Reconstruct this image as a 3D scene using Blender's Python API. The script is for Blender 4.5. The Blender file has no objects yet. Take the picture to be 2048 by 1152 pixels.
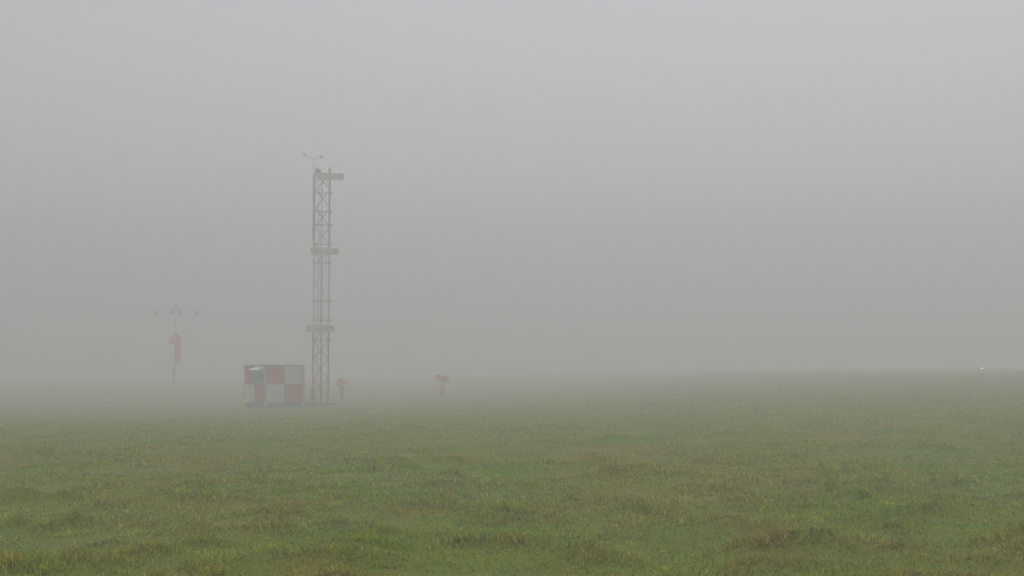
import bpy, math, random
import numpy as np
from mathutils import Vector, Matrix

random.seed(7)
RNG = np.random.default_rng(11)
S = bpy.context.scene
COL = S.collection
PI = math.pi
F = 2844.0            # focal length in pixels of a 2048 wide frame
EYE = 1.70
HOR = 738.0           # row of the eye level

# ------------------------------------------------------------------ terrain
_tab = RNG.random((256, 256))

def vnoise(x, y):
    x = np.asarray(x, dtype=np.float64); y = np.asarray(y, dtype=np.float64)
    xi = np.floor(x).astype(np.int64); yi = np.floor(y).astype(np.int64)
    fx = x - xi; fy = y - yi
    fx = fx * fx * fx * (fx * (fx * 6 - 15) + 10); fy = fy * fy * fy * (fy * (fy * 6 - 15) + 10)
    a = _tab[xi & 255, yi & 255]; b = _tab[(xi + 1) & 255, yi & 255]
    c = _tab[xi & 255, (yi + 1) & 255]; d = _tab[(xi + 1) & 255, (yi + 1) & 255]
    return (a * (1 - fx) + b * fx) * (1 - fy) + (c * (1 - fx) + d * fx) * fy

def fbm(x, y, n=3):
    s = 0; a = 0.5; t = 0
    for i in range(n):
        s = s + a * vnoise(x + 17.3 * i, y - 9.1 * i); t += a; a *= 0.5; x = x * 2.03; y = y * 2.03
    return s / t

# tussocks: centre, radius, height, dryness
TUS = []
for _ in range(650):
    d = 9.5 + 62 * random.random() ** 1.15
    x = (random.random() * 2 - 1) * (0.40 * d + 1)
    TUS.append((x, d, random.uniform(0.14, 0.40), random.uniform(0.03, 0.10), random.random()))

def ground_big(x, y):
    x = np.asarray(x, dtype=np.float64); y = np.asarray(y, dtype=np.float64)
    sy = np.tanh(np.maximum(y, 0) / 105.0) * 1.23
    sx = np.where(x > 0, 42.0 * np.tanh(x / 42.0), 18.0 * np.tanh(x / 18.0))
    h = 0.035 * sx * sy
    h = h + 0.11 * (fbm(x / 9.0 + 40, y / 9.0 + 40, 2) - 0.5) * np.clip(1.3 - np.abs(y - 85) / 40, 0.25, 1)
    t = np.clip((y - 28) / 72.0, 0, 1); t = t * t * (3 - 2 * t)
    u = np.clip((y - 106) / 140.0, 0, 1); u = u * u * (3 - 2 * u)
    h = h + (1.0 * u - 0.56 * t) / (1 + np.exp((x - 10) / 7.0))
    h = h + 0.24 * np.exp(-(y / 26.0) ** 2)
    h = h + 0.12 * (fbm(x / 1.9 + 3, y / 1.9 + 7, 2) - 0.5)
    return h

def ground_z(x, y):
    return float(ground_big(np.array([x]), np.array([y]))[0])

def tussock(x, y):
    """extra height and a 0..1 weight from the tussocks at many points"""
    hh = np.zeros_like(x); ww = np.zeros_like(x); dd = np.zeros_like(x)
    order = np.argsort(y); ys = y[order]
    for (tx, ty, r, th, dr) in TUS:
        i0 = np.searchsorted(ys, ty - 2.2 * r); i1 = np.searchsorted(ys, ty + 2.2 * r)
        if i1 <= i0: continue
        idx = order[i0:i1]
        q = ((x[idx] - tx) * 0.8) ** 2 + (y[idx] - ty) ** 2
        w = np.exp(-q / (r * r))
        hh[idx] += th * w
        m = w > ww[idx]
        dd[idx] = np.where(m, dr, dd[idx])
        ww[idx] = np.maximum(ww[idx], w)
    return hh, ww, dd

# ------------------------------------------------------------------ materials
def new_mat(name):
    m = bpy.data.materials.new(name); m.use_nodes = True
    nt = m.node_tree
    return m, nt, nt.nodes, nt.links, nt.nodes['Principled BSDF']

def paint(name, col, rough=0.55, wear=0.12, metal=0.0, scale=3.0):
    """paint or metal with an uneven, weathered tone"""
    m, nt, N, L, b = new_mat(name)
    tc = N.new('ShaderNodeTexCoord')
    n = N.new('ShaderNodeTexNoise'); n.inputs['Scale'].default_value = scale; n.inputs['Detail'].default_value = 6
    L.new(tc.outputs['Object'], n.inputs['Vector'])
    r = N.new('ShaderNodeValToRGB')
    r.color_ramp.elements[0].position = 0.3; r.color_ramp.elements[1].position = 0.7
    r.color_ramp.elements[0].color = (*[c * (1 - wear) for c in col], 1)
    r.color_ramp.elements[1].color = (*[min(1, c * (1 + wear)) for c in col], 1)
    L.new(n.outputs['Fac'], r.inputs['Fac']); L.new(r.outputs['Color'], b.inputs['Base Color'])
    b.inputs['Roughness'].default_value = rough; b.inputs['Metallic'].default_value = metal
    return m

def banded(name, stops, rough=0.55):
    """paint in bands along the thing's own height; stops = [(z from, colour)]"""
    m, nt, N, L, b = new_mat(name)
    tc = N.new('ShaderNodeTexCoord'); sp = N.new('ShaderNodeSeparateXYZ')
    L.new(tc.outputs['Object'], sp.inputs[0])
    mr = N.new('ShaderNodeMapRange'); mr.inputs['From Min'].default_value = 0; mr.inputs['From Max'].default_value = 16
    L.new(sp.outputs['Z'], mr.inputs['Value'])
    r = N.new('ShaderNodeValToRGB'); r.color_ramp.interpolation = 'CONSTANT'
    e = r.color_ramp.elements
    e[0].position = 0; e[0].color = (*stops[0][1], 1)
    e[1].position = stops[1][0] / 16; e[1].color = (*stops[1][1], 1)
    for z, c in stops[2:]:
        k = e.new(z / 16); k.color = (*c, 1)
    L.new(mr.outputs[0], r.inputs['Fac'])
    n = N.new('ShaderNodeTexNoise'); n.inputs['Scale'].default_value = 2.5; n.inputs['Detail'].default_value = 5
    L.new(tc.outputs['Object'], n.inputs['Vector'])
    mx = N.new('ShaderNodeMix'); mx.data_type = 'RGBA'; mx.blend_type = 'MULTIPLY'; mx.inputs['Factor'].default_value = 0.18
    L.new(r.outputs['Color'], mx.inputs[6]); L.new(n.outputs['Fac'], mx.inputs[7])
    L.new(mx.outputs[2], b.inputs['Base Color']); b.inputs['Roughness'].default_value = rough
    return m

ORANGE = (0.86, 0.13, 0.05); RED = (0.60, 0.030, 0.038); WHITE = (0.88, 0.89, 0.88)
M_TOWER = banded('tower_paint', [(0, ORANGE), (4.1, WHITE), (8.65, (0.58, 0.22, 0.17))])
M_POLE = banded('pole_paint', [(0, (0.6, 0.6, 0.6)), (0.9, RED), (2.3, (0.6, 0.6, 0.59))])
M_STEEL = paint('galvanised_steel', (0.22, 0.215, 0.215), 0.5, 0.15, 0.2, 4)
M_DARK = paint('dark_metal', (0.045, 0.045, 0.047), 0.55, 0.2, 0.2, 4)
M_BOX = paint('weathered_grey_fibreglass', (0.70, 0.685, 0.60), 0.5, 0.10, 0, 1.5)
M_RED = paint('red_panel_paint', RED, 0.5, 0.10, 0, 1.2)
M_WHITE = paint('white_panel_paint', WHITE, 0.5, 0.05, 0, 1.2)
M_GREY = paint('grey_paint', (0.30, 0.30, 0.30), 0.5, 0.1, 0, 2)
M_PALE = paint('pale_zinc', (0.24, 0.235, 0.23), 0.5, 0.1, 0, 3)
M_TRIM = paint('pale_grey_trim', (0.55, 0.55, 0.54), 0.5, 0.06, 0, 2)
M_CABLE = paint('grey_cable', (0.2, 0.2, 0.2), 0.6, 0.1, 0, 2)
M_ORANGE = paint('orange_paint', ORANGE, 0.5, 0.12, 0, 3)
M_CONC = paint('old_concrete', (0.20, 0.195, 0.175), 0.9, 0.25, 0, 2)
M_SOCK = paint('orange_red_cloth', (0.88, 0.17, 0.08), 0.8, 0.06, 0, 2)
_nt = M_SOCK.node_tree; _tr = _nt.nodes.new('ShaderNodeBsdfTranslucent'); _mx = _nt.nodes.new('ShaderNodeMixShader'); _mx.inputs[0].default_value = 0.5
_tr.inputs['Color'].default_value = (0.95, 0.20, 0.09, 1)
_nt.links.new(_nt.nodes['Principled BSDF'].outputs[0], _mx.inputs[1]); _nt.links.new(_tr.outputs[0], _mx.inputs[2])
_nt.links.new(_mx.outputs[0], _nt.nodes['Material Output'].inputs['Surface'])

# ------------------------------------------------------------------ mesh helpers
class MB:
    def __init__(self): self.v = []; self.f = []; self.m = []; self.sm = []
    def add(self, vs, fs, mi=0, smooth=False):
        b = len(self.v); self.v += [tuple(p) for p in vs]
        for f in fs:
            self.f.append([i + b for i in f]); self.m.append(mi); self.sm.append(smooth)
        return self
    def box(self, c, s, mi=0, rz=0.0, bev=0.0):
        """box with chamfered vertical edges when bev > 0"""
        hx, hy, hz = s[0] / 2, s[1] / 2, s[2] / 2
        if bev > 0:
            o = [(hx - bev, -hy), (hx, -hy + bev), (hx, hy - bev), (hx - bev, hy), (-hx + bev, hy), (-hx, hy - bev), (-hx, -hy + bev), (-hx + bev, -hy)]
        else:
            o = [(-hx, -hy), (hx, -hy), (hx, hy), (-hx, hy)]
        n = len(o); R = Matrix.Rotation(rz, 3, 'Z'); c = Vector(c)
        if bev > 0:
            k0 = 1 - bev / hx * 0.999; k1 = 1 - bev / hy * 0.999
            rings = [(-hz, 1), (hz - bev, 1), (hz, 2)]
        else:
            rings = [(-hz, 1), (hz, 1)]
        vs = []
        for z, t in rings:
            for (x, y) in o:
                if t == 2: x *= k0; y *= k1
                vs.append(c + R @ Vector((x, y, z)))
        fs = [list(range(n))[::-1], [(len(rings) - 1) * n + i for i in range(n)]]
        for r in range(len(rings) - 1):
            for i in range(n):
                j = (i + 1) % n
                fs.append([r * n + i, r * n + j, (r + 1) * n + j, (r + 1) * n + i])
        return self.add(vs, fs, mi)
    def bar(self, a, b, w, h=None, mi=0):
        """rectangular bar from a to b"""
        a = Vector(a); b = Vector(b); h = h or w
        d = (b - a).normalized(); up = Vector((0, 0, 1)) if abs(d.z) < 0.95 else Vector((0, 1, 0))
        s = d.cross(up).normalized(); u = s.cross(d)
        vs = [p + s * sx * w / 2 + u * sz * h / 2 for p in (a, b) for sx, sz in ((-1, -1), (1, -1), (1, 1), (-1, 1))]
        return self.add(vs, [[0, 1, 2, 3], [7, 6, 5, 4], [0, 4, 5, 1], [1, 5, 6, 2], [2, 6, 7, 3], [3, 7, 4, 0]], mi)
    def tube(self, pts, rad, n=10, mi=0, caps=True, flat=1.0):
        pts = [Vector(p) for p in pts]
        if not isinstance(rad, (list, tuple)): rad = [rad] * len(pts)
        vs = []; ref = None
        for i, p in enumerate(pts):
            d = (pts[min(i + 1, len(pts) - 1)] - pts[max(i - 1, 0)]).normalized()
            if ref is None:
                ref = Vector((0, 1, 0)) if abs(d.y) < 0.9 else Vector((1, 0, 0))
            s = (ref - d * ref.dot(d)).normalized(); ref = s; u = d.cross(s)
            for k in range(n):
                a = 2 * PI * k / n
                vs.append(p + s * math.cos(a) * rad[i] * flat + u * math.sin(a) * rad[i])
        fs = []
        for i in range(len(pts) - 1):
            for k in range(n):
                j = (k + 1) % n
                fs.append([i * n + k, i * n + j, (i + 1) * n + j, (i + 1) * n + k])
        self.add(vs, fs, mi, True)
        if caps:
            b = len(self.v) - len(vs)
            self.f.append([b + k for k in range(n)][::-1]); self.m.append(mi); self.sm.append(False)
            self.f.append([b + (len(pts) - 1) * n + k for k in range(n)]); self.m.append(mi); self.sm.append(False)
        return self
    def lathe(self, prof, n=16, c=(0, 0, 0), mi=0):
        """profile [(r, z)] turned round the vertical through c"""
        vs = []
        for r, z in prof:
            for k in range(n):
                a = 2 * PI * k / n
                vs.append((c[0] + r * math.cos(a), c[1] + r * math.sin(a), c[2] + z))
        fs = []
        for i in range(len(prof) - 1):
            for k in range(n):
                j = (k + 1) % n
                fs.append([i * n + k, i * n + j, (i + 1) * n + j, (i + 1) * n + k])
        fs.append(list(range(n))[::-1]); fs.append([(len(prof) - 1) * n + k for k in range(n)])
        return self.add(vs, fs, mi, False)
    def prism(self, poly, y0, y1, mi=0, R=None, c=(0, 0, 0)):
        """outline [(x, z)] pushed from y0 to y1"""
        n = len(poly); c = Vector(c)
        vs = [Vector((x, y0, z)) for x, z in poly] + [Vector((x, y1, z)) for x, z in poly]
        if R is not None: vs = [R @ p for p in vs]
        vs = [p + c for p in vs]
        fs = [list(range(n)), [n + i for i in range(n)][::-1]]
        for i in range(n):
            j = (i + 1) % n
            fs.append([j, i, n + i, n + j])
        return self.add(vs, fs, mi)
    def build(self, name, mats, parent=None):
        me = bpy.data.meshes.new(name)
        me.from_pydata(self.v, [], self.f)
        for m in (mats if isinstance(mats, (list, tuple)) else [mats]): me.materials.append(m)
        me.polygons.foreach_set('material_index', self.m)
        me.polygons.foreach_set('use_smooth', self.sm)
        me.update()
        o = bpy.data.objects.new(name, me); COL.objects.link(o)
        if parent is not None: o.parent = parent
        return o

def thing(name, label, cat, loc, rz=0, group=None):
    o = bpy.data.objects.new(name, None); COL.objects.link(o)
    o.empty_display_size = 0.3
    o.location = loc; o.rotation_euler = (0, 0, rz)
    o['label'] = label; o['category'] = cat; o['kind'] = 'thing'
    if group: o['group'] = group
    return o

def spot(px, d):
    x = (px - 1024) / F * d
    return x, d, ground_z(x, d)

# ------------------------------------------------------------------ lattice antenna tower
K = 1.25
tx, ty, tz = spot(642, 100); tz = EYE - 2.03 * K
TW = thing('antenna_tower', 'tall red and white lattice antenna tower carrying three grey boxes, beside the checkered hut', 'antenna tower', (tx, ty, tz), math.radians(7)); TW.scale = (K, K, K)
s = 0.405; TOP = 13.05
legs = {}
for sx in (-1, 1):
    for sy in (-1, 1):
        b = MB()
        b.bar((sx * s, sy * s, 0.16), (sx * s, sy * s, TOP), 0.06)
        b.build('leg', M_TOWER, TW)
        MB().prism([(-0.13, 0.14), (0.13, 0.14), (0.11, 0.17), (0.055, 0.42), (-0.055, 0.42), (-0.11, 0.17)], -0.06, 0.06, c=(sx * s, sy * s, 0)).build('foot_plate', M_ORANGE, TW)
pitch = 1.07; nodes = [0.42 + pitch * k for k in range(12)]
br = 0.05
for k, z in enumerate(nodes):
    z1 = min(z + pitch, TOP - 0.05)
    o = s - 0.0
    MB().bar((-s, -s - 0.05, z1), (s, -s - 0.05, z), br).build('brace', M_TOWER, TW)      # near face
    MB().bar((-s, s + 0.05, z), (s, s + 0.05, z1), br).build('brace', M_TOWER, TW)        # far face
    MB().bar((-s - 0.05, -s, z), (-s - 0.05, s, z1), br).build('brace', M_TOWER, TW)
    MB().bar((s + 0.05, -s, z1), (s + 0.05, s, z), br).build('brace', M_TOWER, TW)
for z in (3.63, 4.76, 5.83, 7.97, 9.0, 10.1, 10.85, 11.9):
    cb = MB().bar((-s - 0.06, -s - 0.16, z), (s + 0.17, -s - 0.05, z), 0.05)
    cb.box((s + 0.15, -s - 0.06, z), (0.08, 0.10, 0.10))
    cb.build('crossbar', M_STEEL, TW)
# cable ladder up the middle
lad = MB()
lad.bar((-0.19, 0.12, 0.2), (-0.19, 0.12, 12.9), 0.026, 0.04); lad.bar((0.01, 0.12, 0.2), (0.01, 0.12, 12.9), 0.026, 0.04)
zz = 0.5
while zz < 12.9:
    lad.bar((-0.19, 0.12, zz), (0.01, 0.12, zz), 0.018); zz += 0.3
lad.build('ladder', M_STEEL, TW)
cab = MB()
for i, (dx, zt) in enumerate(((0.0, 12.6), (0.035, 8.5), (-0.035, 12.6), (0.06, 4.3))):
    cab.tube([(dx, 0.07, 0.2), (dx + 0.01, 0.07, zt * 0.5), (dx, 0.07, zt)], 0.012, 6)
cab.build('feeder_cable', M_CABLE, TW)
for (cx, z, w) in ((-0.02, 4.28, 1.48), (0.19, 8.61, 1.48), (0.46, 12.83, 1.42)):
    R = math.radians(15)
    c = Vector((cx, -s - 0.36, z))
    bx = MB().box(c, (w, 0.34, 0.36), rz=R, bev=0.02)
    for q in (-0.36, 0.0, 0.36):
        p = c + Matrix.Rotation(R, 3, 'Z') @ Vector((q * w, -0.172, 0)); bx.box(p, (0.03, 0.02, 0.34), rz=R)
    for e in (-1, 1):
        p = c + Matrix.Rotation(R, 3, 'Z') @ Vector((e * (w / 2 + 0.012), 0, 0)); bx.box(p, (0.024, 0.36, 0.38), rz=R)
    ab = bx.build('antenna_box', M_BOX, TW)
    mb = MB()
    for q in (-0.3, 0.3):
        mb.bar((q, -s - 0.2, z - 0.21), (q, s * 0.9, z - 0.21), 0.05); mb.bar((q, -s - 0.2, z + 0.21), (q, s * 0.9, z + 0.21), 0.05)
    mb.build('mounting_arm', M_STEEL, ab)
wp = MB().tube([(-s - 0.09, -s, 9.2), (-s - 0.09, -s, 13.86)], 0.018, 8)
for z in (9.4, 10.6, 11.8, 12.8): wp.box((-s - 0.05, -s, z), (0.14, 0.07, 0.05))
wo = wp.build('sensor_pole', M_STEEL, TW)
wx = -s - 0.09
MB().tube([(wx - 0.52, -s, 14.0), (wx, -s, 13.87), (wx + 0.40, -s, 13.86)], 0.012, 6).build('crossarm', M_PALE, wo)
an = MB().tube([(wx - 0.5, -s, 13.99), (wx - 0.5, -s, 14.14)], 0.022, 6)
for k in range(3):
    a = 2 * PI * k / 3 + 0.4
    p = (wx - 0.5 + 0.11 * math.cos(a), -s + 0.11 * math.sin(a), 14.14)
    an.bar((wx - 0.5, -s, 14.14), p, 0.012); an.lathe([(0.01, -0.03), (0.032, -0.015), (0.034, 0.015), (0.012, 0.03)], 8, p)
an.build('anemometer', M_STEEL, wo)
vn = MB().tube([(wx + 0.38, -s, 13.86), (wx + 0.38, -s, 13.98)], 0.02, 6)
vn.bar((wx + 0.22, -s, 13.99), (wx + 0.52, -s + 0.05, 13.99), 0.018); vn.prism([(0, -0.05), (0.12, -0.07), (0.12, 0.07), (0, 0.05)], -0.006, 0.006, c=(wx + 0.42, -s + 0.04, 13.99))
vn.build('wind_vane', M_STEEL, wo)
for (x, z) in ((-s + 0.1, 13.05), (s + 0.02, 13.05)):
    ob = MB().lathe([(0.06, 0), (0.06, 0.08), (0.035, 0.10), (0.035, 0.14)], 10, (x, -s, z)); ob.build('obstruction_light', M_DARK, TW)
    MB().lathe([(0.055, 0.14), (0.075, 0.18), (0.07, 0.27), (0.03, 0.32)], 12, (x, -s, z)).build('lamp_cover', paint('red_lens', (0.35, 0.03, 0.02), 0.25), TW.children[-1])
MB().box((-0.22, -s - 0.06, 13.12), (0.32, 0.2, 0.24), bev=0.015).build('junction_box', M_DARK, TW)
MB().box((-s - 0.02, -s - 0.17, 0.62), (0.26, 0.16, 0.62), bev=0.015).build('cable_cabinet', paint('faded_orange', (0.42, 0.15, 0.05), 0.6), TW)
MB().box((0.02, 0, 0.02), (1.75, 1.5, 0.3), bev=0.03).build('foundation', M_CONC, TW)

# ------------------------------------------------------------------ checkered hut
hx, hy, hz = spot(532, 79 * K); hz = EYE - 2.03 * K
HUT = thing('equipment_hut', 'red and white checkered equipment hut with an air conditioner on its side', 'hut', (hx, hy, hz), math.radians(39)); HUT.scale = (K, K, K * 0.98)
W = 2.41; H0, H1 = 0.16, 2.24           # local: near corner at the origin, +x along one wall, +y along the other
b = MB(); b.box((W / 2, W / 2, (H0 + H1) / 2), (W - 0.04, W - 0.04, H1 - H0), 1)
hm = (H0 + H1) / 2
for r, (z0, z1) in enumerate(((H0, hm), (hm, H1))):
    for c in range(2):
        u0 = c * W / 2 + (0.05 if c == 0 else 0.004); u1 = (c + 1) * W / 2 - (0.004 if c == 0 else 0.05)
        zc = (z0 + z1) / 2; dz = z1 - z0 - 0.008; uc = (u0 + u1) / 2; du = u1 - u0
        red_f = (r + c) % 2 == 1      # near wall (along x): top first panel red
        b.box((uc, 0.008, zc), (du, 0.024, dz), 0 if red_f else 1)
        b.box((0.008, uc, zc), (0.024, du, dz), 1 if red_f else 0)
        b.box((uc, W - 0.008, zc), (du, 0.024, dz), 1 if red_f else 0)
        b.box((W - 0.008, uc, zc), (0.024, du, dz), 0 if red_f else 1)
b.build('wall', [M_RED, M_WHITE], HUT)
for (cx, cy) in ((0.024, 0.024), (W - 0.024, 0.024), (0.024, W - 0.024), (W - 0.024, W - 0.024)):
    MB().box((cx, cy, (H0 + H1) / 2), (0.085, 0.085, H1 - H0 + 0.01), bev=0.008).build('corner_trim', M_TRIM, HUT)
rf = MB().box((W / 2, W / 2, H1 + 0.045), (W + 0.10, W + 0.10, 0.08), bev=0.02)
rf.build('roof', M_GREY, HUT)
MB().box((W / 2, W / 2, 0.0), (W - 0.10, W - 0.10, 0.31), bev=0.02).build('plinth', M_CONC, HUT)
dp = MB().tube([(W + 0.05, -0.05, H1 + 0.0), (W + 0.05, -0.05, 0.12)], 0.026, 8)
for z in (0.5, 1.3, 2.0): dp.box((W + 0.03, -0.03, z), (0.08, 0.08, 0.03))
dp.build('downpipe', M_TRIM, HUT)
ac = MB().box((-0.17, 0.60, 1.62), (0.30, 0.90, 0.66), bev=0.02).build('air_conditioner', M_GREY, HUT)
fr = MB()
for k in range(9): fr.box((-0.325, 0.60, 1.36 + k * 0.065), (0.015, 0.76, 0.025))
fr.build('grille', M_DARK, ac)
fg = MB()
for r_ in (0.05, 0.09, 0.13):
    fg.tube([(-0.17 + r_ * math.cos(a), 0.143, 1.62 + r_ * math.sin(a)) for a in [2 * PI * i / 20 for i in range(21)]], 0.014, 5)
fg.build('fan_guard', M_DARK, ac)
# sloping white hood over the air conditioner
hd = MB(); A = [(-0.44, 2.0), (-0.02, 2.16), (-0.02, 2.19), (-0.45, 2.03)]
hd.prism(A, 0.12, 1.14); hd.prism([(-0.44, 2.0), (-0.02, 2.16), (-0.02, 2.02)], 0.12, 0.135); hd.prism([(-0.44, 2.0), (-0.02, 2.16), (-0.02, 2.02)], 1.125, 1.14)
hd.build('hood', M_WHITE, ac)
for y in (0.3, 0.94):
    MB().bar((-0.31, y, 1.27), (-0.01, y, 1.27), 0.04).bar((-0.31, y, 1.27), (-0.01, y, 0.95), 0.03).build('bracket', M_STEEL, ac)

# little marker stake on the grass in front of the hut's corner
mx_, my_, mz_ = spot(533, 77.6 * K); mz_ = EYE - 2.03 * K - 0.03
MK = thing('marker_stake', 'short white stake with a red top in the grass at the corner of the hut', 'stake', (mx_, my_, mz_)); MK.scale = (K, K, K)
MB().box((0, 0, 0.13), (0.10, 0.10, 0.34), bev=0.01).build('stake', M_WHITE, MK)
MB().box((0, 0, 0.33), (0.106, 0.106, 0.08), bev=0.015).build('stake_top', M_RED, MK)

# ------------------------------------------------------------------ windsock
KW = 150 / 115
wx0, wy0, wz0 = spot(350, 150); wz0 = 1.70 - (792 - HOR) / F * 150
WS = thing('windsock_mast', 'lighted windsock mast with a limp orange sock, faint in the fog', 'windsock', (wx0, wy0, wz0), math.radians(-6)); WS.scale = (KW, KW, KW)
pl = MB().tube([(-0.03, 0, -0.2), (-0.03, 0, 2.35)], 0.085, 12).tube([(0.0, 0, 2.35), (0.06, 0, 7.2)], [0.06, 0.04], 10)
pl.build('pole', M_POLE, WS)
MB().box((0, 0, -0.2), (0.8, 0.8, 0.6), bev=0.03).build('foundation', M_CONC, WS)
am = MB().tube([(-1.62, 0, 6.78), (-1.5, 0, 6.98), (-0.5, 0, 7.06), (0.06, 0, 7.08), (0.9, 0, 7.04), (1.7, 0, 6.97), (1.82, 0, 6.8)], 0.026, 8)
am.tube([(0.06, -0.9, 6.85), (0.06, -0.75, 7.0), (0.06, 0.0, 7.08), (0.06, 0.75, 7.0), (0.06, 0.9, 6.85)], 0.022, 8)
am.lathe([(0.05, 0), (0.07, 0.05), (0.06, 0.2), (0.02, 0.28)], 8, (0.06, 0, 7.1))
arm = am.build('lamp_arm', M_PALE, WS)
for (lx, ly, lz) in ((-1.62, 0, 6.8), (1.82, 0, 6.82), (0.06, -0.9, 6.87), (0.06, 0.9, 6.87)):
    lm = MB().lathe([(0.20, -0.22), (0.17, -0.14), (0.07, 0.0), (0.06, 0.07), (0.02, 0.09)], 12, (lx, ly, lz)).build('floodlight', M_PALE, WS)
    MB().lathe([(0.05, -0.27), (0.12, -0.25), (0.12, -0.222)], 12, (lx, ly, lz)).build('bulb', M_GREY, lm)
# limp sock: mouth at the pole, folded over the hoop and hanging
path = [(-0.20, -0.12, 4.18), (-0.19, -0.13, 4.42), (-0.08, -0.14, 4.66), (0.10, -0.14, 4.72), (0.27, -0.13, 4.58), (0.335, -0.12, 4.25), (0.345, -0.11, 3.8), (0.335, -0.10, 3.35), (0.325, -0.10, 2.95), (0.315, -0.1, 2.62)]
rads = [0.20, 0.25, 0.285, 0.30, 0.285, 0.26, 0.245, 0.235, 0.215, 0.19]
def smooth_path(P, Rr, n=5):
    out = []; ro = []
    for i in range(len(P) - 1):
        p0 = Vector(P[max(i - 1, 0)]); p1 = Vector(P[i]); p2 = Vector(P[i + 1]); p3 = Vector(P[min(i + 2, len(P) - 1)])
        for k in range(n):
            t = k / n
            out.append(0.5 * ((2 * p1) + (p2 - p0) * t + (2 * p0 - 5 * p1 + 4 * p2 - p3) * t * t + (3 * p1 - p0 - 3 * p2 + p3) * t ** 3))
            ro.append(Rr[i] * (1 - t) + Rr[i + 1] * t)
    out.append(Vector(P[-1])); ro.append(Rr[-1]); return out, ro
PP, RR = smooth_path(path, rads)
RR = [r * (1 + 0.05 * math.sin(i * 1.7)) for i, r in enumerate(RR)]
MB().tube(PP, RR, 18, caps=False, flat=0.75).build('sock', M_SOCK, WS)
hp = MB(); c = Vector((-0.20, -0.12, 4.2))
hp.tube([c + Vector((0.215 * math.cos(a), 0.165 * math.sin(a), 0)) for a in [2 * PI * i / 24 for i in range(25)]], 0.02, 6)
hp.bar((0.02, -0.03, 4.2), (-0.05, -0.06, 4.2), 0.04)
hp.build('hoop', M_STEEL, WS)

# ------------------------------------------------------------------ orange instrument posts
def post(name, label, px, d, row_base, scale, rz, wide):
    x, y, z = spot(px, d); z = EYE - (row_base - HOR) / F * d
    P = thing(name, label, 'instrument post', (x, y, z), rz, 'orange instrument posts on the grass'); P.scale = (scale, scale, scale)
    k = scale
    if wide:      # tall one: thick lower column, thin neck, hooded head with a smaller box at one side
        MB().lathe([(0.15, -0.15), (0.15, 0.02), (0.165, 0.10), (0.20, 0.66), (0.17, 0.76), (0.09, 0.80)], 14).build('column', M_ORANGE, P)
        MB().tube([(0.03, 0, 0.78), (0.05, 0, 1.26)], 0.085, 10).build('neck', M_RED, P)
        MB().tube([(-0.17, -0.04, 0.75), (-0.17, -0.04, 1.38)], 0.028, 8).build('conduit', M_GREY, P)
        h = MB().prism([(-0.20, 1.26), (0.20, 1.24), (0.30, 1.17), (0.38, 1.17), (0.40, 1.54), (0.34, 1.58), (-0.14, 1.60), (-0.20, 1.58)], -0.18, 0.18).build('head', M_ORANGE, P)
        MB().prism([(-0.46, 1.42), (-0.20, 1.42), (-0.20, 1.66), (-0.46, 1.66)], -0.12, 0.12).prism([(-0.42, 1.24), (-0.24, 1.28), (-0.24, 1.42), (-0.42, 1.42)], -0.08, 0.08).build('side_box', M_ORANGE, h)
        MB().box((0.03, 0, 1.60), (0.10, 0.10, 0.10), bev=0.01).build('top_light', M_WHITE, h)
        MB().box((0.06, -0.195, 1.30), (0.26, 0.03, 0.14), bev=0.008).build('window', M_DARK, h)
    else:         # shorter one: straight column, grey box under a low hooded head
        MB().lathe([(0.13, -0.15), (0.13, 0.05), (0.16, 0.12), (0.16, 0.90), (0.12, 0.94)], 14).build('column', M_RED, P)
        MB().box((-0.14, 0, 1.06), (0.46, 0.28, 0.24), bev=0.015).build('control_box', M_GREY, P)
        h = MB().prism([(-0.36, 1.20), (0.10, 1.18), (0.26, 1.14), (0.46, 1.28), (0.42, 1.40), (0.12, 1.42), (-0.02, 1.56), (-0.18, 1.54), (-0.38, 1.36)], -0.17, 0.17).build('head', M_ORANGE, P)
        MB().box((-0.12, -0.18, 1.38), (0.2, 0.03, 0.12), bev=0.008).build('window', M_DARK, h)
    MB().box((0, 0, -0.02), (0.7, 0.7, 0.12), bev=0.02).build('base_slab', M_CONC, P)
    return P
post('instrument_post', 'tall orange instrument post with a wide head, standing alone on open grass', 886, 117, 799, 1.23, 0.0, True)
post('instrument_post', 'orange instrument post with a grey box below its head, just beyond the tower', 685, 126, 799, 1.2, 0.0, False)

# small lit lamp on the crest
lx, ly, lz = spot(1963, 150)
RL = thing('ground_lamp', 'small lit white lamp shining on the horizon crest', 'lamp', (lx, ly, lz))
ZT = EYE + (HOR - 736.6) / F * 150 - lz
MB().lathe([(0.10, -0.1), (0.10, 0.03), (0.03, 0.05), (0.02, ZT - 0.11)], 12).build('stem', M_ORANGE, RL)
MB().lathe([(0.03, ZT - 0.11), (0.055, ZT - 0.09), (0.055, ZT - 0.07)], 14).build('housing', M_ORANGE, RL)
mL = bpy.data.materials.new('lit_lamp'); mL.use_nodes = True
bL = mL.node_tree.nodes['Principled BSDF']
bL.inputs['Base Color'].default_value = (0.8, 0.8, 0.75, 1); bL.inputs['Emission Color'].default_value = (1, 0.95, 0.82, 1); bL.inputs['Emission Strength'].default_value = 6.5
mL.cycles.emission_sampling = 'NONE'
MB().lathe([(0.055, ZT - 0.07), (0.06, ZT - 0.03), (0.055, ZT + 0.03), (0.02, ZT + 0.055)], 14).build('lens', mL, RL)

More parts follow.
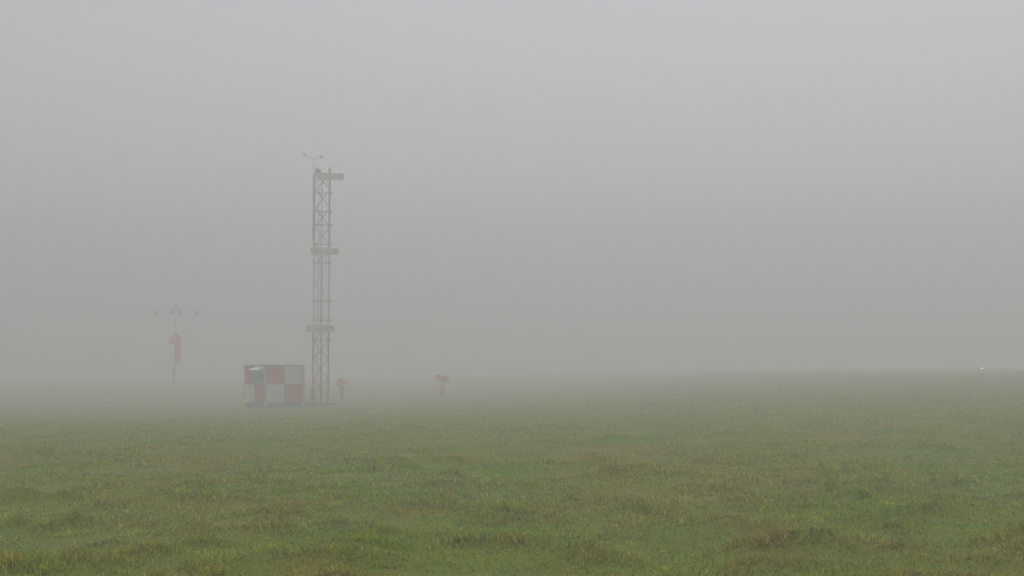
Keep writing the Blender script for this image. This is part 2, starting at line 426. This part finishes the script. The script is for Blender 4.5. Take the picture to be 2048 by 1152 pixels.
# ------------------------------------------------------------------ ground
def graded(lo, hi, fine0, fine1, step, grow):
    a = list(np.arange(fine0, fine1, step)); st = step; v = a[-1]
    while v < hi: st *= grow; v += st; a.append(min(v, hi))
    st = step; v = a[0]; pre = []
    while v > lo: st *= grow; v -= st; pre.append(max(v, lo))
    return np.array(pre[::-1] + a)
gx = graded(-430, 430, -16, 16, 0.2, 1.06); gy = graded(-90, 760, 8.5, 42, 0.2, 1.05)
X, Y = np.meshgrid(gx, gy)
xf = X.ravel(); yf = Y.ravel()
th, _, _ = tussock(xf, yf)
Z = ground_big(xf, yf) + th
nx, ny = len(gx), len(gy)
ii = np.arange((ny - 1) * (nx - 1)); r = ii // (nx - 1); c = ii % (nx - 1)
quads = np.stack([r * nx + c, r * nx + c + 1, (r + 1) * nx + c + 1, (r + 1) * nx + c], 1)
me = bpy.data.meshes.new('ground')
me.vertices.add(len(xf)); me.vertices.foreach_set('co', np.stack([xf, yf, Z], 1).astype(np.float32).ravel())
me.loops.add(quads.size); me.loops.foreach_set('vertex_index', quads.ravel().astype(np.int32))
me.polygons.add(len(quads)); me.polygons.foreach_set('loop_start', (np.arange(len(quads)) * 4).astype(np.int32))
me.polygons.foreach_set('use_smooth', np.ones(len(quads), bool)); me.update(calc_edges=True)
gr = bpy.data.objects.new('ground', me); COL.objects.link(gr)
gr['kind'] = 'structure'; gr['label'] = 'gently tilted airfield ground under short grass'

GREEN = (0.250, 0.395, 0.024); DEEP = (0.170, 0.310, 0.022); STRAW = (0.400, 0.290, 0.060); DEWY = (0.270, 0.385, 0.130)

def grass_color(N, L, dry_socket=None):
    """patches of green, deep green, straw and dew-grey grass laid out over the field"""
    geo = N.new('ShaderNodeNewGeometry')
    mp = N.new('ShaderNodeMapping'); mp.inputs['Scale'].default_value = (1, 1, 0); L.new(geo.outputs['Position'], mp.inputs['Vector'])
    def noise(scale, off, lo, hi, det=3):
        m2 = N.new('ShaderNodeMapping'); m2.inputs['Location'].default_value = (off, off * 1.7, 0); L.new(mp.outputs[0], m2.inputs['Vector'])
        n = N.new('ShaderNodeTexNoise'); n.inputs['Scale'].default_value = scale; n.inputs['Detail'].default_value = det
        L.new(m2.outputs[0], n.inputs['Vector'])
        r = N.new('ShaderNodeMapRange'); r.inputs['From Min'].default_value = lo; r.inputs['From Max'].default_value = hi
        L.new(n.outputs['Fac'], r.inputs['Value']); return r.outputs[0]
    def mix(fac, a, b):
        m = N.new('ShaderNodeMix'); m.data_type = 'RGBA'
        if isinstance(fac, float): m.inputs['Factor'].default_value = fac
        else: L.new(fac, m.inputs['Factor'])
        for sck, v in ((m.inputs[6], a), (m.inputs[7], b)):
            if isinstance(v, tuple): sck.default_value = (*v, 1)
            else: L.new(v, sck)
        return m.outputs[2]
    def mul(a, k):
        m = N.new('ShaderNodeMath'); m.operation = 'MULTIPLY'; L.new(a, m.inputs[0])
        if isinstance(k, (int, float)): m.inputs[1].default_value = k
        else: L.new(k, m.inputs[1])
        return m.outputs[0]
    col = mix(noise(0.9, 0, 0.35, 0.65), GREEN, DEEP)
    col = mix(mul(noise(0.35, 31, 0.42, 0.70, 4), 0.8), col, DEWY)
    p = noise(0.22, 77, 0.36, 0.66, 5)
    q = noise(1.6, 55, 0.45, 0.68, 3)
    a = N.new('ShaderNodeMath'); a.operation = 'ADD'; L.new(mul(p, 0.62), a.inputs[0]); L.new(mul(q, 0.45), a.inputs[1])
    a.use_clamp = True
    return col, a.outputs[0], mix, mul

m, nt, N, L, b = new_mat('turf_soil')
col, dryp, mix, mul = grass_color(N, L)
col = mix(mul(dryp, 0.8), col, STRAW)
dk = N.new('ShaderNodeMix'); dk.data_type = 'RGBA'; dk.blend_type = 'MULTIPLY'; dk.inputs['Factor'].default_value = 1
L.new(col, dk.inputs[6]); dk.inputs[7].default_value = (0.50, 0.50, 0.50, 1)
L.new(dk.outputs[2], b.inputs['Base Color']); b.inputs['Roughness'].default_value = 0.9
b.inputs['Specular IOR Level'].default_value = 0.1
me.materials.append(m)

# ------------------------------------------------------------------ grass blades (one mesh)
NB = 1600000
u = RNG.random(NB)
d0, d1, ex = 8.4, 150.0, 0.40
y = (u * (d1 ** ex - d0 ** ex) + d0 ** ex) ** (1 / ex)
y = np.where((y > 105) & (RNG.random(NB) < (y - 105) / 45), y * 0.7, y)
x = (RNG.random(NB) * 2 - 1) * (0.395 * y + 1.2)
# a margin of grass beside the view, and some nearer the viewer
NM = 620000
ym = RNG.random(NM) ** 1.3 * 56 + 7.0
xm = np.where(RNG.random(NM) < 0.5, -1, 1) * (0.395 * ym + 1.2 + RNG.random(NM) * 6.0)
nn = 130000
yn = RNG.uniform(4.5, 8.6, nn); xn = RNG.uniform(-8, 8, nn)
y = np.concatenate([y, ym, yn]); x = np.concatenate([x, xm, xn])
# keep the blades off the slabs
for (ox, oy, rr) in ((tx, ty, 1.15), (hx + 0.25, hy + 2.1, 2.1)):
    keep = (x - ox) ** 2 + (y - oy) ** 2 > rr * rr
    x = x[keep]; y = y[keep]
n = len(x)
th, tw, td = tussock(x, y)
z = ground_big(x, y) + th - 0.006
n1 = fbm(x / 0.8, y / 0.8, 3); n2 = fbm(x / 4.5 + 9, y / 4.5 + 5, 3)
n3 = np.clip((fbm(x / 0.20 + 5, y / 0.20 + 8, 3) - 0.5) * 1.7 + 0.5, 0, 1)
length = (0.020 + 0.036 * np.clip((n1 - 0.25) * 1.6, 0, 1)) * (0.45 + 1.1 * n3) * (0.75 + 0.6 * n2) * RNG.uniform(0.6, 1.35, n)
length *= 1 + 1.0 * tw
wid = 0.0086 * (np.maximum(y, 11) / 11.5) ** 0.85 * RNG.uniform(0.7, 1.3, n)
length *= np.clip((y / 30.0) ** 0.25, 1, 1.3)
az = RNG.random(n) * 2 * PI
lean = RNG.uniform(0.45, 1.40, n)
# blades lean with the local lie of the sward
wind = fbm(x / 2.3 + 60, y / 2.3 + 20, 2) * 4 * PI
dx = np.cos(az) + 0.6 * np.cos(wind); dy = np.sin(az) + 0.6 * np.sin(wind)
q = np.hypot(dx, dy) + 1e-6; dx /= q; dy /= q
hl = np.sin(lean) * length; vl = np.cos(lean) * length
fa = RNG.random(n) * 2 * PI          # blade facing
sxx = np.cos(fa); syy = np.sin(fa)
tone = (RNG.uniform(0.5, 1.5, n) * (0.75 + 0.5 * n3) * np.where(RNG.random(n) < 0.05, 1.4, 1.0)).astype(np.float32)
dry = np.clip(RNG.random(n) ** 3 * 0.8 + 0.6 * tw * td * RNG.random(n), 0, 1).astype(np.float32)
near = y < 26
idx = np.where(near)[0]; jdx = np.where(~near)[0]
def P(i, hf, vf, wf):
    return np.stack([x[i] + dx[i] * hl[i] * hf + sxx[i] * wid[i] * wf, y[i] + dy[i] * hl[i] * hf + syy[i] * wid[i] * wf, z[i] + vl[i] * vf], 1)
va = np.stack([P(idx, 0, 0, -.5), P(idx, 0, 0, .5), P(idx, .38, .62, .42), P(idx, .38, .62, -.42), P(idx, 1, 0.98, 0)], 1).reshape(-1, 3)
vb = np.stack([P(jdx, 0, 0, -.6), P(jdx, 0, 0, .6), P(jdx, 0.9, 1, 0)], 1).reshape(-1, 3)
na, nb = len(idx), len(jdx)
V = np.concatenate([va, vb]).astype(np.float32)
ba = np.arange(na)[:, None] * 5
la = (ba + np.array([[0, 1, 2, 3, 3, 2, 4]])).ravel()
lb = (na * 5 + np.arange(nb)[:, None] * 3 + np.array([[0, 1, 2]])).ravel()
loops = np.concatenate([la, lb]).astype(np.int32)
sa = (np.arange(na)[:, None] * 7 + np.array([[0, 4]])).ravel()
sb = na * 7 + np.arange(nb) * 3
starts = np.concatenate([sa, sb]).astype(np.int32)
g = bpy.data.meshes.new('grass')
g.vertices.add(len(V)); g.vertices.foreach_set('co', V.ravel())
g.loops.add(len(loops)); g.loops.foreach_set('vertex_index', loops)
g.polygons.add(len(starts)); g.polygons.foreach_set('loop_start', starts)
at = g.attributes.new('dry', 'FLOAT', 'FACE')
at.data.foreach_set('value', np.concatenate([np.repeat(dry[idx], 2), dry[jdx]]))
at = g.attributes.new('tone', 'FLOAT', 'FACE')
at.data.foreach_set('value', np.concatenate([np.repeat(tone[idx], 2), tone[jdx]]))
g.update(calc_edges=True)
go = bpy.data.objects.new('grass', g); COL.objects.link(go)
go['kind'] = 'stuff'; go['label'] = 'short tufty green grass with straw patches over the whole field'; go['category'] = 'grass'
m = bpy.data.materials.new('grass_blades'); m.use_nodes = True; N = m.node_tree.nodes; L = m.node_tree.links
N.remove(N['Principled BSDF']); out = N['Material Output']
col, dryp, mix, mul = grass_color(N, L)
atn = N.new('ShaderNodeAttribute'); atn.attribute_name = 'dry'
sm = N.new('ShaderNodeMath'); sm.operation = 'MULTIPLY_ADD'; L.new(atn.outputs['Fac'], sm.inputs[0]); sm.inputs[1].default_value = 0.9; sm.use_clamp = True
L.new(mul(dryp, 0.55), sm.inputs[2])
col = mix(sm.outputs[0], col, STRAW)
ton = N.new('ShaderNodeAttribute'); ton.attribute_name = 'tone'
vm = N.new('ShaderNodeVectorMath'); vm.operation = 'SCALE'; L.new(col, vm.inputs[0]); L.new(ton.outputs['Fac'], vm.inputs['Scale'])
col = vm.outputs[0]
df = N.new('ShaderNodeBsdfDiffuse'); tr = N.new('ShaderNodeBsdfTranslucent'); gl = N.new('ShaderNodeBsdfGlossy')
gl.inputs['Roughness'].default_value = 0.45; gl.inputs['Color'].default_value = (0.9, 0.95, 1, 1)
L.new(col, df.inputs['Color']); L.new(col, tr.inputs['Color'])
a1 = N.new('ShaderNodeMixShader'); a1.inputs[0].default_value = 0.45; L.new(df.outputs[0], a1.inputs[1]); L.new(tr.outputs[0], a1.inputs[2])
a2 = N.new('ShaderNodeMixShader'); a2.inputs[0].default_value = 0.035; L.new(a1.outputs[0], a2.inputs[1]); L.new(gl.outputs[0], a2.inputs[2])
L.new(a2.outputs[0], out.inputs['Surface'])
g.materials.append(m)

# ------------------------------------------------------------------ fog: one closed box round everything
hb = MB().box((0, 340, 8.4), (980, 980, 22.0))
hz_o = hb.build('haze', [], None); hz_o['kind'] = 'stuff'; hz_o['label'] = 'thick grey fog over the whole airfield'; hz_o['category'] = 'fog'
m = bpy.data.materials.new('fog_air'); m.use_nodes = True; N = m.node_tree.nodes; L = m.node_tree.links
N.remove(N['Principled BSDF'])
pv = N.new('ShaderNodeVolumePrincipled'); pv.inputs['Density'].default_value = 0.0116; pv.inputs['Color'].default_value = (0.815, 0.808, 0.848, 1)
pv.inputs['Anisotropy'].default_value = 0.35
L.new(pv.outputs[0], N['Material Output'].inputs['Volume'])
hz_o.data.materials.append(m)

# ------------------------------------------------------------------ daylight
SUN_EL, SUN_AZ = math.radians(66), math.radians(18)      # azimuth clockwise from +Y
Wd = bpy.data.worlds.new('World'); S.world = Wd; Wd.use_nodes = True
N = Wd.node_tree.nodes; L = Wd.node_tree.links; bg = N['Background']
sk = N.new('ShaderNodeTexSky'); sk.sky_type = 'NISHITA'; sk.sun_disc = False; sk.sun_elevation = SUN_EL; sk.sun_rotation = SUN_AZ
sk.dust_density = 3.0; sk.air_density = 1.0; sk.ozone_density = 1.0
hs = N.new('ShaderNodeHueSaturation'); hs.inputs['Saturation'].default_value = 0.22
L.new(sk.outputs[0], hs.inputs['Color']); L.new(hs.outputs[0], bg.inputs['Color']); bg.inputs["Strength"].default_value = 0.092
sl = bpy.data.lights.new('sun', 'SUN'); sl.energy = 1.05; sl.angle = math.radians(40); sl.color = (1, 0.98, 0.95)
so = bpy.data.objects.new('sun', sl); COL.objects.link(so)
dirv = Vector((math.sin(SUN_AZ) * math.cos(SUN_EL), math.cos(SUN_AZ) * math.cos(SUN_EL), math.sin(SUN_EL)))
so.rotation_euler = dirv.to_track_quat('Z', 'Y').to_euler(); so.location = (0, 0, 40)

# ------------------------------------------------------------------ camera
cd = bpy.data.cameras.new('camera'); co = bpy.data.objects.new('camera', cd); COL.objects.link(co)
cd.sensor_width = 36; cd.lens = F / 2048 * 36; cd.clip_end = 3000; cd.clip_start = 0.1
co.location = (0, 0, EYE); co.rotation_euler = (PI / 2 + math.atan((HOR - 576) / F), 0, 0)
S.camera = co

S.view_settings.view_transform = 'Standard'; S.view_settings.look = 'None'; S.view_settings.gamma = 1; S.view_settings.exposure = 0.24
S.render.engine = 'CYCLES'
cy = S.cycles
cy.use_adaptive_sampling = False; cy.max_bounces = 12; cy.volume_bounces = 8; cy.diffuse_bounces = 4; cy.glossy_bounces = 2; cy.transmission_bounces = 4
cy.sample_clamp_indirect = 4; cy.caustics_reflective = False; cy.caustics_refractive = False
cy.use_denoising = True; cy.denoiser = 'OPENIMAGEDENOISE'; cy.denoising_input_passes = 'RGB_ALBEDO_NORMAL'
